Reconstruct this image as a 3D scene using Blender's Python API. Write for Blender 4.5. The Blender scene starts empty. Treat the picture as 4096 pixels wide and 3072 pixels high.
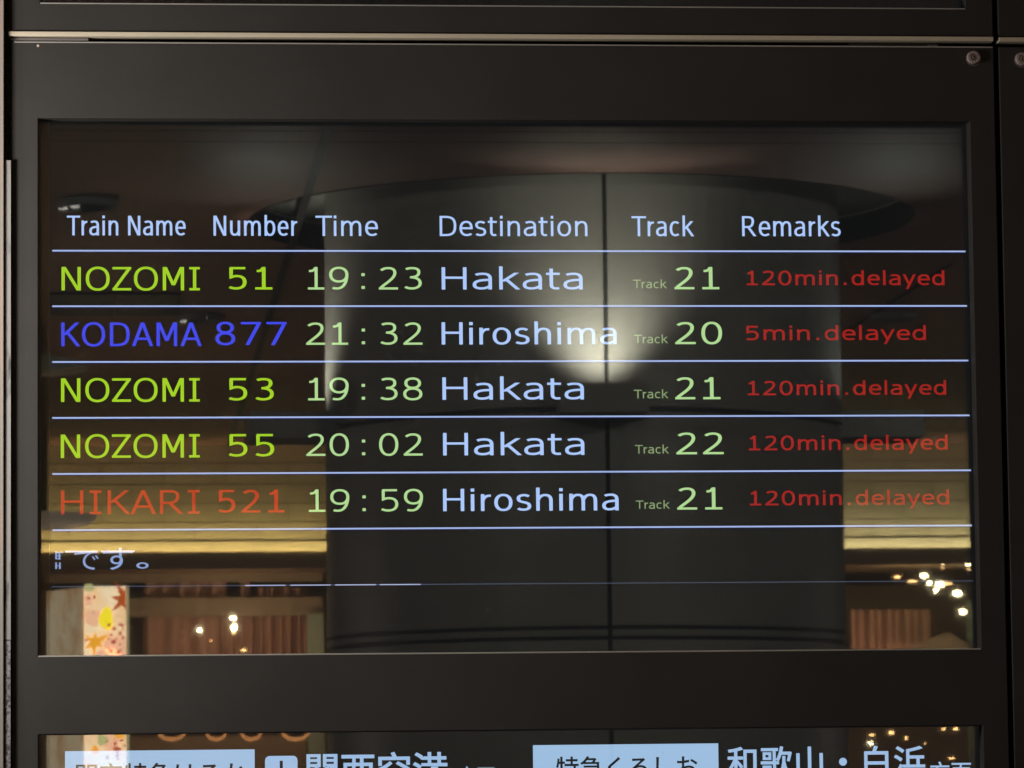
import bpy, bmesh, math, random
from mathutils import Vector, Matrix
random.seed(7)
S = bpy.context.scene
COL = S.collection

# ------------------------------------------------------------------ camera
F_PX, CX, CY = 17000.0, 2048.0, 1536.0          # focal length in pixels of a 4096 px wide frame
PITCH, YAW, ROLL = math.radians(5.53), math.radians(5.33), math.radians(-0.635)
DIST, EYE = 5.0, 1.5                            # camera stands 5 m in front of the board
f_ = Vector((math.sin(YAW)*math.cos(PITCH), math.cos(YAW)*math.cos(PITCH), math.sin(PITCH)))
r_ = Vector((math.cos(YAW), -math.sin(YAW), 0)); u_ = r_.cross(f_)
c_, s_ = math.cos(ROLL), math.sin(ROLL)
RT, UP = r_*c_+u_*s_, u_*c_-r_*s_
cam_d = bpy.data.cameras.new('camera'); cam = bpy.data.objects.new('camera', cam_d); COL.objects.link(cam)
cam.matrix_world = Matrix(((RT.x, UP.x, -f_.x, 0), (RT.y, UP.y, -f_.y, -DIST), (RT.z, UP.z, -f_.z, EYE), (0, 0, 0, 1)))
cam_d.sensor_width = 36; cam_d.lens = 36*F_PX/4096; cam_d.clip_start = .05; cam_d.clip_end = 500
S.camera = cam

# ------------------------------------------------------------------ world: dim indoor ambience, exposure
w = bpy.data.worlds.new('World'); S.world = w; w.use_nodes = True
w.node_tree.nodes['Background'].inputs[0].default_value = (1.0, .86, .74, 1)
w.node_tree.nodes['Background'].inputs[1].default_value = 0.125
S.view_settings.view_transform = 'Standard'; S.view_settings.look = 'None'
S.view_settings.exposure = 0; S.view_settings.gamma = 1
S.cycles.use_denoising = True; S.cycles.max_bounces = 10; S.cycles.transparent_max_bounces = 16
S.cycles.caustics_reflective = False; S.cycles.caustics_refractive = False
S.cycles.sample_clamp_indirect = 12; S.cycles.filter_width = 1.5

# ------------------------------------------------------------------ measuring helpers
def at(u, v, y=0.0):
    """point where the sight line of pixel (u,v) meets the plane y (board front is y = 0)"""
    d = f_*F_PX + RT*(u-CX) - UP*(v-CY)
    t = (y+DIST)/d.y
    return Vector((d.x*t, y, EYE+d.z*t))
GLASS = 0.024
def mir(u, v, Y):
    """a point of the hall behind the photographer that the glass shows at (u,v); Y = distance from the board"""
    p = at(u, v, Y+2*GLASS); return Vector((p.x, -Y, p.z))
def X(u, v, y=0): return at(u, v, y).x
def Z(u, v, y=0): return at(u, v, y).z
def lin(r, g, b):
    f = lambda c: c/12.92 if c <= .04045 else ((c+.055)/1.055)**2.4
    return (f(r/255), f(g/255), f(b/255), 1)

# ------------------------------------------------------------------ object helpers
def tag(o, label=None, cat=None, group=None, kind=None):
    if label: o['label'] = label
    if cat: o['category'] = cat
    if group: o['group'] = group
    if kind: o['kind'] = kind
    return o
def empty(name, loc, label, cat, group=None):
    o = bpy.data.objects.new(name, None); COL.objects.link(o); o.location = loc; o.empty_display_size = .05
    bpy.context.view_layer.update()
    return tag(o, label, cat, group)
def obj(name, bm, m, parent=None, bevel=0, smooth=False):
    me = bpy.data.meshes.new(name); bmesh.ops.recalc_face_normals(bm, faces=bm.faces)
    bm.to_mesh(me); bm.free()
    me.materials.append(m)
    o = bpy.data.objects.new(name, me); COL.objects.link(o)
    if parent is not None:
        o.parent = parent
        o.matrix_parent_inverse = Matrix.Translation(-world_loc(parent))
    if smooth:
        for p in me.polygons: p.use_smooth = True
    if bevel:
        b = o.modifiers.new('bevel', 'BEVEL'); b.width = bevel; b.segments = 2; b.limit_method = 'ANGLE'
    return o
def world_loc(o):
    # only empties carry a location; every mesh holds world coordinates
    while o is not None:
        if o.type == 'EMPTY': return Vector(o.location)
        o = o.parent
    return Vector((0, 0, 0))
def par(o, parent):
    o.parent = parent
    if parent.type == 'EMPTY': o.matrix_parent_inverse = Matrix.Translation(-Vector(parent.location))
def fixpar(o):
    if o.parent is not None and o.parent.type != 'EMPTY': o.matrix_parent_inverse = Matrix.Identity(4)
    return o
def mesh(name, bm, m, parent=None, **k): return fixpar(obj(name, bm, m, parent, **k))
def box(bm, x0, x1, y0, y1, z0, z1):
    v = [bm.verts.new(p) for p in ((x0,y0,z0),(x1,y0,z0),(x1,y1,z0),(x0,y1,z0),(x0,y0,z1),(x1,y0,z1),(x1,y1,z1),(x0,y1,z1))]
    for f in ((0,1,2,3),(4,5,6,7),(0,1,5,4),(1,2,6,5),(2,3,7,6),(3,0,4,7)): bm.faces.new([v[i] for i in f])
    return bm
def B(*a): return box(bmesh.new(), *a)
def cyl(bm, c, r, h, axis='z', n=48, r2=None, caps=True):
    r2 = r if r2 is None else r2
    a, b = [], []
    for i in range(n):
        t = 2*math.pi*i/n; cs, sn = math.cos(t), math.sin(t)
        if axis == 'z': a.append(bm.verts.new((c[0]+r*cs, c[1]+r*sn, c[2]))); b.append(bm.verts.new((c[0]+r2*cs, c[1]+r2*sn, c[2]+h)))
        else: a.append(bm.verts.new((c[0]+r*cs, c[1], c[2]+r*sn))); b.append(bm.verts.new((c[0]+r2*cs, c[1]+h, c[2]+r2*sn)))
    for i in range(n):
        j = (i+1) % n; bm.faces.new((a[i], a[j], b[j], b[i]))
    if caps: bm.faces.new(a); bm.faces.new(b[::-1])
    return bm
def lathe(bm, c, prof, n=32, axis='z', a0=0, a1=2*math.pi):
    rings = []
    full = abs(a1-a0-2*math.pi) < 1e-6
    m_ = n if full else n+1
    for i in range(m_):
        t = a0+(a1-a0)*i/n; cs, sn = math.cos(t), math.sin(t)
        if axis == 'z': rings.append([bm.verts.new((c[0]+r*cs, c[1]+r*sn, c[2]+h)) for r, h in prof])
        else: rings.append([bm.verts.new((c[0]+r*cs, c[1]+h, c[2]+r*sn)) for r, h in prof])
    for i in range(n):
        A, Bq = rings[i], rings[(i+1) % m_]
        for k in range(len(prof)-1): bm.faces.new((A[k], Bq[k], Bq[k+1], A[k+1]))
    return bm
def frame_grid(xs, zs, holes, y0, y1):
    """slab between y0 and y1 cut in cells by xs, zs; cells listed in holes stay open"""
    bm = bmesh.new(); nx, nz = len(xs)-1, len(zs)-1
    vf = [[bm.verts.new((x, y0, z)) for z in zs] for x in xs]; vb = [[bm.verts.new((x, y1, z)) for z in zs] for x in xs]
    solid = lambda i, j: 0 <= i < nx and 0 <= j < nz and (i, j) not in holes
    for i in range(nx):
        for j in range(nz):
            if not solid(i, j): continue
            bm.faces.new((vf[i][j], vf[i+1][j], vf[i+1][j+1], vf[i][j+1])); bm.faces.new((vb[i][j], vb[i][j+1], vb[i+1][j+1], vb[i+1][j]))
            for di, dj, (a, b) in ((-1,0,((i,j),(i,j+1))), (1,0,((i+1,j),(i+1,j+1))), (0,-1,((i,j),(i+1,j))), (0,1,((i,j+1),(i+1,j+1)))):
                if not solid(i+di, j+dj): bm.faces.new((vf[a[0]][a[1]], vf[b[0]][b[1]], vb[b[0]][b[1]], vb[a[0]][a[1]]))
    for v in [v for v in bm.verts if not v.link_faces]: bm.verts.remove(v)
    return bm

# ------------------------------------------------------------------ materials
def mat(name, col, rough=.5, metal=0, spec=.5, noise=None, bump=None, emit=None, es=1, stretch=(1,1,1)):
    m = bpy.data.materials.new(name); m.use_nodes = True; nt = m.node_tree; b = nt.nodes['Principled BSDF']
    c = (*col[:3], 1)
    b.inputs['Base Color'].default_value = c; b.inputs['Roughness'].default_value = rough
    b.inputs['Metallic'].default_value = metal; b.inputs['Specular IOR Level'].default_value = spec
    if emit: b.inputs['Emission Color'].default_value = (*emit[:3], 1); b.inputs['Emission Strength'].default_value = es
    if noise or bump:
        tc = nt.nodes.new('ShaderNodeTexCoord'); mp = nt.nodes.new('ShaderNodeMapping'); mp.inputs['Scale'].default_value = stretch
        nt.links.new(tc.outputs['Object'], mp.inputs[0])
    if noise:                                     # (scale, second colour, low, high, roughness swing)
        n = nt.nodes.new('ShaderNodeTexNoise'); n.inputs['Scale'].default_value = noise[0]; n.inputs['Detail'].default_value = 6
        nt.links.new(mp.outputs[0], n.inputs[0])
        r = nt.nodes.new('ShaderNodeMapRange'); r.inputs[1].default_value = noise[2]; r.inputs[2].default_value = noise[3]
        nt.links.new(n.outputs[0], r.inputs[0])
        mx = nt.nodes.new('ShaderNodeMix'); mx.data_type = 'RGBA'; mx.inputs[6].default_value = c; mx.inputs[7].default_value = (*noise[1][:3], 1)
        nt.links.new(r.outputs[0], mx.inputs[0]); nt.links.new(mx.outputs[2], b.inputs['Base Color'])
        if emit: nt.links.new(mx.outputs[2], b.inputs['Emission Color'])
        if len(noise) > 4:
            r2 = nt.nodes.new('ShaderNodeMapRange'); r2.inputs[3].default_value = rough; r2.inputs[4].default_value = rough+noise[4]
            nt.links.new(n.outputs[0], r2.inputs[0]); nt.links.new(r2.outputs[0], b.inputs['Roughness'])
    if bump:
        n2 = nt.nodes.new('ShaderNodeTexNoise'); n2.inputs['Scale'].default_value = bump[0]; n2.inputs['Detail'].default_value = 4
        nt.links.new(mp.outputs[0], n2.inputs[0]); bp = nt.nodes.new('ShaderNodeBump'); bp.inputs['Strength'].default_value = bump[1]; bp.inputs['Distance'].default_value = bump[2]
        nt.links.new(n2.outputs[0], bp.inputs['Height']); nt.links.new(bp.outputs[0], b.inputs['Normal'])
    return m
def glow(name, col, s=1.0):
    m = bpy.data.materials.new(name); m.use_nodes = True; nt = m.node_tree; nt.nodes.clear()
    e = nt.nodes.new('ShaderNodeEmission'); e.inputs[0].default_value = (*col[:3], 1); e.inputs[1].default_value = s
    o = nt.nodes.new('ShaderNodeOutputMaterial'); nt.links.new(e.outputs[0], o.inputs[0]); return m
def glass_mat(name, ior):
    m = bpy.data.materials.new(name); m.use_nodes = True; nt = m.node_tree; nt.nodes.clear()
    fr = nt.nodes.new('ShaderNodeFresnel'); fr.inputs[0].default_value = ior
    t = nt.nodes.new('ShaderNodeBsdfTransparent'); t.inputs[0].default_value = (.97, .98, .975, 1)
    g = nt.nodes.new('ShaderNodeBsdfGlossy'); g.inputs['Roughness'].default_value = 0.011
    mx = nt.nodes.new('ShaderNodeMixShader'); o = nt.nodes.new('ShaderNodeOutputMaterial')
    nt.links.new(fr.outputs[0], mx.inputs[0]); nt.links.new(t.outputs[0], mx.inputs[1]); nt.links.new(g.outputs[0], mx.inputs[2])
    # a very slight film of dust that scatters light
    d = nt.nodes.new('ShaderNodeBsdfDiffuse'); d.inputs[0].default_value = (.75, .74, .72, 1)
    tc = nt.nodes.new('ShaderNodeTexCoord'); n = nt.nodes.new('ShaderNodeTexNoise'); n.inputs['Scale'].default_value = 260; n.inputs['Detail'].default_value = 2
    mp = nt.nodes.new('ShaderNodeMapping'); mp.inputs['Scale'].default_value = (1, 1, .35); nt.links.new(tc.outputs['Object'], mp.inputs[0]); nt.links.new(mp.outputs[0], n.inputs[0])
    r = nt.nodes.new('ShaderNodeMapRange'); r.inputs[1].default_value = .70; r.inputs[2].default_value = .84; r.inputs[4].default_value = .10
    nt.links.new(n.outputs[0], r.inputs[0])
    mx2 = nt.nodes.new('ShaderNodeMixShader'); nt.links.new(r.outputs[0], mx2.inputs[0]); nt.links.new(mx.outputs[0], mx2.inputs[1]); nt.links.new(d.outputs[0], mx2.inputs[2])
    nt.links.new(mx2.outputs[0], o.inputs[0]); return m

M = {
 'bezel': mat('satin_grey_brown_paint', (.036, .033, .031), .50, 0, .28, (9, (.028, .026, .024), .3, .7, .16), (420, .35, .0003)),
 'trim': mat('brushed_champagne_metal', (.66, .58, .45), .42, .15, .5, (40, (.58, .51, .40), .3, .7), None, stretch=(.2, 1, 6)),
 'edge': mat('edge_highlight_metal', (.46, .45, .43), .32, .45),  # pale metal of the added strips that imitate edge highlights
 'void': mat('unlit_cavity', (.004, .004, .004), .9, 0, .1),
 'reveal': mat('black_gasket', (.008, .008, .008), .7),
 'lcd_frame': mat('grey_screen_frame', (.32, .32, .33), .5),
 'hinge': mat('dull_steel', (.22, .20, .20), .5, .6),
 'lock': mat('worn_zinc', (.42, .34, .33), .55, .1, .5, (300, (.26, .20, .20), .35, .65)),
 'stone': mat('pinkish_polished_stone', (.29, .225, .195), .45, 0, .4, (26, (.23, .22, .20), .35, .65), stretch=(1, 1, .35)),
 'channel': mat('grey_stained_channel', (.28, .27, .265), .5, .2, .5, (60, (.08, .08, .08), .56, .66), stretch=(1, 1, .25)),
 'granite': mat('speckled_granite', (.26, .24, .25), .45, 0, .5, (300, (.05, .05, .05), .44, .60)),
 'glass': glass_mat('clear_glass', 1.62),
 'chip': mat('pale_chip', (.55, .42, .36), .6),
 'column': mat('grey_column_cladding', (.36, .35, .32), .42, 0, .4, (3, (.32, .31, .29), .3, .7)),
 'ceiling': mat('brown_red_ceiling', (.40, .205, .165), .5, 0, .3, (.9, (.35, .22, .185), .3, .7)),
 'recess': mat('grey_recess', (.27, .28, .27), .5),
 'dark': mat('dark_metal', (.02, .02, .02), .5),
 'tile': mat('cream_wall_tile', (.66, .60, .42), .4, 0, .5, (5, (.58, .53, .38), .3, .7)),
 'shop': mat('dark_brown_shop_wall', (.34, .25, .16), .6),
 'beam': mat('dark_timber', (.30, .245, .17), .6),
 'curtain': mat('pink_brown_curtain', (.55, .36, .28), .8, 0, .2, (7, (.42, .27, .21), .3, .7), stretch=(8, 8, .3)),
 'pale_post': mat('pale_green_post', (.30, .38, .30), .5),
 'floor': mat('grey_stone_floor', (.20, .18, .16), .3, 0, .5, (2, (.16, .15, .14), .3, .7)),
 'white_ring': mat('white_fill_fixture', (.7, .7, .68), .4),
}
# black LCD face: glossy front, a trace of backlight leak
m = mat('lcd_black', (.004, .004, .004), .015, 0, .5, emit=(.9, .95, 1.0), es=.006); M['lcd'] = m
m.node_tree.nodes['Principled BSDF'].inputs['IOR'].default_value = 1.5
def ink(name, r, g, b, s=1.0): return glow(name, lin(r, g, b), s)
I = {
 'head': ink('pixels_pale_blue', 176, 203, 255, 1.12), 'green': ink('pixels_lime', 168, 216, 40, 1.05), 'blue': ink('pixels_blue', 66, 78, 246),
 'red': ink('pixels_orange_red', 190, 48, 26), 'time': ink('pixels_pale_green', 184, 225, 154, 1.05), 'small': ink('pixels_dim_green', 150, 174, 124),
 'late': ink('pixels_red', 166, 34, 30), 'line': ink('pixels_rule', 176, 194, 246), 'dim': ink('pixels_dim_rule', 78, 88, 108),
 'dash': ink('pixels_dash', 190, 200, 240), 'tick': ink('pixels_ticker', 152, 174, 226), 'panel': ink('pixels_light_panel', 168, 202, 238),
 'ktext': ink('pixels_ice_blue', 168, 200, 240), 'black': ink('pixels_black', 26, 28, 34), 'fringe': ink('pixels_navy', 18, 26, 78),
}

# ------------------------------------------------------------------ lettering, drawn stroke by stroke (cap height 1, t = bar thickness)
def bez(p0, p1, p2, p3, n=9):
    return [tuple((1-t)**3*a+3*(1-t)**2*t*b+3*(1-t)*t*t*c+t**3*d for a, b, c, d in zip(p0, p1, p2, p3)) for t in (i/n for i in range(1, n+1))]
def path(start, *segs):
    pts = [start]
    for s in segs:
        if len(s) == 3: pts += bez(pts[-1], *s)
        else: pts.append(s[0])
    return ('p', pts)
def ell(cx, cy, rx, ry, n=40):
    e = 2/2.2
    pw = lambda v: math.copysign(abs(v)**e, v)
    return ('c', [(cx+rx*pw(math.cos(2*math.pi*i/n)), cy+ry*pw(math.sin(2*math.pi*i/n))) for i in range(n)])
def glyph(ch, t):
    h = t/2; xh = .755; T_ = 1-h; X_ = xh-h
    st = lambda x, a=0, b=1: ('v', [(x, a), (x, b)])
    ba = lambda x0, x1, y: ('h', [(x0, y), (x1, y)])
    dg = lambda *a: ('d', [(a[0], a[1]), (a[2], a[3])])
    arch = lambda x0, w_, b=0: path((x0, .46), ((x0+.03, .60), (x0+.12, X_), (x0+.56*w_, X_)), ((x0+.86*w_, X_), (x0+w_, .62), (x0+w_, .44)), ((x0+w_, b),))
    G = {
     'N': (.62, [st(0), st(.62), dg(.03, 1, .59, 0)]),
     'O': (.80, [ell(.40, .5, .40, .5-h+.015)]),
     'Z': (.60, [ba(0, .60, T_), ba(0, .60, h), dg(.60, T_, 0, h)]),
     'M': (.70, [st(0), st(.70), dg(.03, 1, .35, .22), dg(.67, 1, .35, .22)]),
     'I': (.28, [st(.14), ba(0, .28, T_), ba(0, .28, h)]),
     'K': (.60, [st(0), dg(.58, 1, .05, .47), dg(.17, .60, .62, 0)]),
     'D': (.66, [st(0), path((0, T_), ((.22, T_),), ((.52, T_), (.66, .84), (.66, .5)), ((.66, .16), (.52, h), (.22, h)), ((0, h),))]),
     'A': (.72, [dg(0, 0, .36, 1), dg(.72, 0, .36, 1), ba(.14, .58, .31)]),
     'R': (.60, [st(0), path((0, T_), ((.26, T_),), ((.46, T_), (.53, .88), (.53, .74)), ((.53, .56), (.42, .46), (.26, .46)), ((0, .46),)), dg(.26, .47, .64, 0)]),
     'H': (.62, [st(0), st(.62), ba(0, .62, .53)]),
     'T': (.68, [st(.34), ba(0, .68, T_)]),
     'a': (.46, [path((.04, xh-.10), ((.10, xh-.06), (.17, X_), (.26, X_)), ((.40, X_), (.46, xh-.13), (.46, .48)), ((.46, 0),)),
                 path((.46, .435), ((.12, .43), (0, .36), (0, .21)), ((0, .10), (.08, h), (.19, h)), ((.31, h), (.39, .09), (.46, .17)))]),
     'b': (.50, [st(0, 0, 1.04), ell(.25, xh/2, .25, xh/2-h+.01)]),
     'c': (.43, [path((.43, xh-.11), ((.38, xh-.08), (.33, X_), (.25, X_)), ((.08, X_), (0, .56), (0, .375)), ((0, .17), (.09, h), (.25, h)), ((.33, h), (.38, .08), (.43, .11)))]),
     'd': (.50, [st(.50, 0, 1.04), ell(.25, xh/2, .25, xh/2-h+.01)]),
     'e': (.50, [path((.01, .39), ((.50, .39),), ((.50, .62), (.41, X_), (.26, X_)), ((.09, X_), (0, .57), (0, .375)), ((0, .15), (.12, h), (.28, h)), ((.37, h), (.44, .08), (.49, .12)))]),
     'h': (.46, [st(0, 0, 1.04), arch(0, .46)]),
     'i': (.0, [st(0, 0, xh), ('v', [(0, .87), (0, 1.01)])]),
     'k': (.50, [st(0, 0, 1.04), dg(.46, xh, .05, .36), dg(.15, .46, .50, 0)]),
     'l': (.0, [st(0, 0, 1.04)]),
     'm': (.86, [st(0, 0, xh), arch(0, .43), arch(.43, .43)]),
     'n': (.46, [st(0, 0, xh), arch(0, .46)]),
     'o': (.52, [ell(.26, xh/2, .26, xh/2-h+.01)]),
     'r': (.27, [st(0, 0, xh), path((0, .44), ((.04, .62), (.12, X_-.01), (.29, X_-.02)))]),
     's': (.40, [path((.385, xh-.11), ((.32, xh-.07), (.27, X_), (.21, X_)), ((.08, X_), (.01, xh-.12), (.01, .55)), ((.01, .44), (.10, .41), (.20, .385)), ((.32, .36), (.40, .32), (.40, .21)), ((.40, .10), (.31, h), (.19, h)), ((.11, h), (.05, .07), (0, .11)))]),
     't': (.32, [path((.10, .94), ((.10, .22),), ((.10, .10), (.15, h), (.25, h)), ((.33, h+.01),)), ba(.0, .30, X_)]),
     'u': (.46, [st(.46, 0, xh), path((0, xh), ((0, .31),), ((0, .13), (.06, h), (.20, h)), ((.33, h), (.42, .12), (.46, .26)))]),
     'y': (.54, [dg(0, xh, .27, .03), dg(.54, xh, .15, -.27)]),
     '0': (.54, [ell(.27, .5, .27, .5-h+.012)]),
     '1': (.48, [st(.27), ba(.05, .49, h), path((.04, .82), ((.15, .82), (.22, .85), (.25, .97)))]),
     '2': (.52, [path((.03, .85), ((.10, .93), (.18, T_), (.27, T_)), ((.41, T_), (.48, .87), (.48, .74)), ((.48, .50), (.20, .30), (.02, t*.9))), ba(.0, .53, h)]),
     '3': (.50, [path((.04, .90), ((.10, .94), (.16, T_), (.25, T_)), ((.40, T_), (.46, .88), (.46, .77)), ((.46, .61), (.34, .545), (.17, .545))),
                 path((.17, .545), ((.38, .545), (.50, .45), (.50, .29)), ((.50, .13), (.38, h), (.23, h)), ((.13, h), (.06, .08), (.01, .12)))]),
     '5': (.50, [ba(.07, .46, T_), path((.055, T_), ((.055, .545),), ((.12, .58), (.18, .60), (.24, .60)), ((.42, .60), (.50, .48), (.50, .33)), ((.50, .14), (.38, h), (.22, h)), ((.12, h), (.06, .08), (0, .11)))]),
     '7': (.54, [ba(0, .54, T_), dg(.54, T_, .15, 0)]),
     '8': (.53, [ell(.265, .755, .225, .245-h+.01), ell(.265, .275, .265, .275-h+.01)]),
     '9': (.53, [ell(.265, .66, .265, .34-h+.01), path((.53, .66), ((.53, .26), (.38, h), (.22, h)), ((.14, h), (.10, .06), (.06, .07)))]),
     ':': (.0, [('q', [(0, .09), (0, .66)])]), '.': (.0, [('q', [(0, .09)])]),
    }
    return G[ch]
ROUND = 'Ooecbdsa0'
def bear(ch):
    if ch in 'Oo': return .075, .075
    if ch in 'ec': return .075, .05
    if ch == 'b' or ch == 'D': return .115, .07
    if ch == 'd': return .07, .115
    if ch in 'sa': return .06, .06 if ch == 's' else .10
    if ch in 'AKky': return (.11 if ch in 'Kk' else .02), .02
    if ch in 'TZ': return .03, .03
    if ch == 'r': return .115, .0
    if ch == 't': return .02, .02
    if ch == 'I': return .09, .09
    if ch in ':.': return .20, .20
    if ch in '0123456789': return .09, .09
    return .115, .115
def stroke_text(name, s, x0, x1, z0, cap, y, m, parent, stem, bar, cell=False, cells=None):
    """write s between x0 and x1 on baseline z0; stem and bar are stroke widths as fractions of the cap height"""
    tx = stem*cap; t = bar
    items = []; pen = 0.0; k = 0; n = 0
    if cells is not None:
        for c, ctr in zip(s, cells): items.append((c, None, ctr))
        sx = cells_sx = stroke_text.sx
    else:
        prev = None
        for c in s:
            if c == ' ': pen += .50; prev = None; continue
            l, r = bear(c)
            if prev is not None: pen += l
            if cell and prev is not None: pen = round(pen, 4)
            items.append((c, pen, n)); wd = glyph(c, t)[0]
            if c in '0123456789' : wd = .54
            pen += wd + r; n += 1; last = r; prev = c
            if prev == 'T': pen -= .06
        tot = pen-last
        sx = (x1-x0-n*tx)/tot
    bm = bmesh.new(); dy = 0.0
    stroke_text.sx = sx
    for c, p, i in items:
        gw, st = glyph(c, t)
        if p is None: ox = i - gw*sx/2
        else:
            ox = x0 + tx/2 + p*sx + i*tx
            if c in '0123456789': ox += (.54-gw)*sx/2
        px = lambda q: (ox+q[0]*sx, z0+q[1]*cap)
        for kind, pts in st:
            dy -= .000012
            yy = y+dy
            P = [px(q) for q in pts]
            hb = t*cap/2; hs = tx/2
            if kind == 'v': quads = [[(P[0][0]-hs, P[0][1]), (P[0][0]+hs, P[0][1]), (P[1][0]+hs, P[1][1]), (P[1][0]-hs, P[1][1])]]
            elif kind == 'h': quads = [[(P[0][0]-hs, P[0][1]-hb), (P[1][0]+hs, P[1][1]-hb), (P[1][0]+hs, P[1][1]+hb), (P[0][0]-hs, P[0][1]+hb)]]
            elif kind == 'q': quads = [[(a-hs*1.1, b-hb*1.35), (a+hs*1.1, b-hb*1.35), (a+hs*1.1, b+hb*1.35), (a-hs*1.1, b+hb*1.35)] for a, b in P]
            elif kind == 'd':
                dx, dz = P[1][0]-P[0][0], P[1][1]-P[0][1]
                hw = math.sqrt(hs*hs+(hb*dx/dz)**2) if dz else hs
                hw = min(hw, hs*2.2)
                quads = [[(P[0][0]-hw, P[0][1]), (P[0][0]+hw, P[0][1]), (P[1][0]+hw, P[1][1]), (P[1][0]-hw, P[1][1])]]
            else:
                a = hs/hb; Q = [(q[0]/a, q[1]) for q in P]; N = len(Q); L, R_ = [], []
                for k in range(N):
                    if kind == 'c': p0, p1 = Q[k-1], Q[(k+1) % N]; p0b, p1b = Q[k-1], Q[(k+1) % N]
                    else: p0b, p1b = Q[max(k-1, 0)], Q[min(k+1, N-1)]
                    def un(aq, bq):
                        d = math.hypot(bq[0]-aq[0], bq[1]-aq[1]); return ((bq[0]-aq[0])/d, (bq[1]-aq[1])/d) if d > 1e-12 else None
                    d0, d1 = un(p0b, Q[k]), un(Q[k], p1b)
                    d0 = d0 or d1; d1 = d1 or d0
                    nx, nz = -(d0[1]+d1[1]), d0[0]+d1[0]; ln = math.hypot(nx, nz) or 1
                    nx, nz = nx/ln, nz/ln; cosh = max(.55, nx*-d0[1]+nz*d0[0])
                    L.append(((Q[k][0]+nx*hb/cosh)*a, Q[k][1]+nz*hb/cosh)); R_.append(((Q[k][0]-nx*hb/cosh)*a, Q[k][1]-nz*hb/cosh))
                quads = [[L[k], L[(k+1) % N], R_[(k+1) % N], R_[k]] for k in range(N if kind == 'c' else N-1)]
            for q in quads:
                f = bm.faces.new([bm.verts.new((a_, yy, b_)) for a_, b_ in q])
                if f.calc_area() < 1e-14: continue
    bmesh.ops.remove_doubles(bm, verts=bm.verts, dist=1e-7)
    for f in bm.faces:
        f.normal_update()
        if f.normal.y > 0: f.normal_flip()
    me = bpy.data.meshes.new(name); bm.to_mesh(me); bm.free(); me.materials.append(m)
    o = bpy.data.objects.new(name, me); COL.objects.link(o); o.parent = parent
    return o
def font_text(name, s, x0, z0, em, y, m, parent, bold=.0, sx=1.0, sz=1.0, spacing=1.0):
    """Japanese lettering from Blender's own built-in font; em = pitch of one character"""
    c = bpy.data.curves.new(name, 'FONT'); c.body = s; c.size = 1; c.offset = bold; c.resolution_u = 4; c.space_character = spacing
    tmp = bpy.data.objects.new(name+'_outline', c); COL.objects.link(tmp); bpy.context.view_layer.update()
    me = bpy.data.meshes.new_from_object(tmp.evaluated_get(bpy.context.evaluated_depsgraph_get()))
    COL.objects.unlink(tmp); bpy.data.objects.remove(tmp); bpy.data.curves.remove(c)
    for v in me.vertices: v.co = Vector((x0+v.co.x*em*sx, y, z0+v.co.y*em*sz))
    me.materials.clear(); me.materials.append(m); me.name = name
    o = bpy.data.objects.new(name, me); COL.objects.link(o); o.parent = parent
    return o

# ================================================================== SETTING
BACK = .16
mesh('wall', B(-.8, 2.2, BACK, BACK+.1, .0, 4.0), M['void'])['kind'] = 'structure'
# stone wall edge and metal channel at the left
xs1 = X(16, 1500); xc0, xc1 = X(21, 1500), X(43, 1500)
sw = mesh('stone_wall', B(-.55, xs1, -.012, .14, 0, 3.1), M['stone'], bevel=.001)
tag(sw, 'pinkish polished stone wall edge running down the far left of the boards', 'wall')
sc = empty('channel_strip', ((xc0+xc1)/2, .01, 0), 'narrow grey stained metal strip between stone wall and dark board', 'metal strip')
zt, zb = Z(30, 645), Z(30, 2560)
mesh('strip', B(xc0, xc1+.0002, -.008, .02, zb, zt), M['channel'], sc)
mesh('granite_edge', B(xc0, xc1, -.008, .02, 0, zb-.001), M['granite'], sc)
mesh('dark_gap_strip', B(xc0, xc1, .03, .04, zt+.001, 3.1), mat('dark_granite', (.05, .05, .05), .5, 0, .5, (330, (.006, .006, .006), .42, .50)), sc)

# ================================================================== MAIN BOARD
dx0, dx1 = X(45, 1500), (X(3973, 200)+X(4021, 2300)+X(3989, 768))/3
d_top, d_bot = (Z(60, 166)+Z(3900, 187))/2, .9
ox0 = X(153, 1500); ox1 = (X(3879, 490)+X(3923, 2590))/2
oz1, oz0 = (Z(160, 470)+Z(3870, 488))/2, (Z(160, 2621)+Z(3915, 2596))/2
o2z1, o2z0 = (Z(160, 2935)+Z(3930, 2906))/2, (Z(160, 2935)+Z(3930, 2906))/2-(oz1-oz0)
main = empty('departure_board', ((dx0+dx1)/2, 0, d_bot), 'large dark board showing delayed trains NOZOMI, KODAMA and HIKARI above a second screen', 'departure board')
door = mesh('front_panel', frame_grid([dx0, ox0, ox1, dx1], [d_bot, o2z0, o2z1, oz0, oz1, d_top], {(1, 1), (1, 3)}, 0, .022), M['bezel'], main, bevel=.0011)
def reveal(parent, x0, x1, z0, z1):
    bm = frame_grid([x0-.004, x0, x1, x1+.004], [z0-.004, z0, z1, z1+.004], {(1, 1)}, .0225, .0235)
    return mesh('gasket', bm, M['reveal'], parent)
reveal(main, ox0, ox1, oz0, oz1); reveal(main, ox0, ox1, o2z0, o2z1)
LCD = .037
sx0, sx1 = X(199, 1500, LCD), (X(3871, 700, LCD)+X(3899, 2300, LCD))/2
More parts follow.
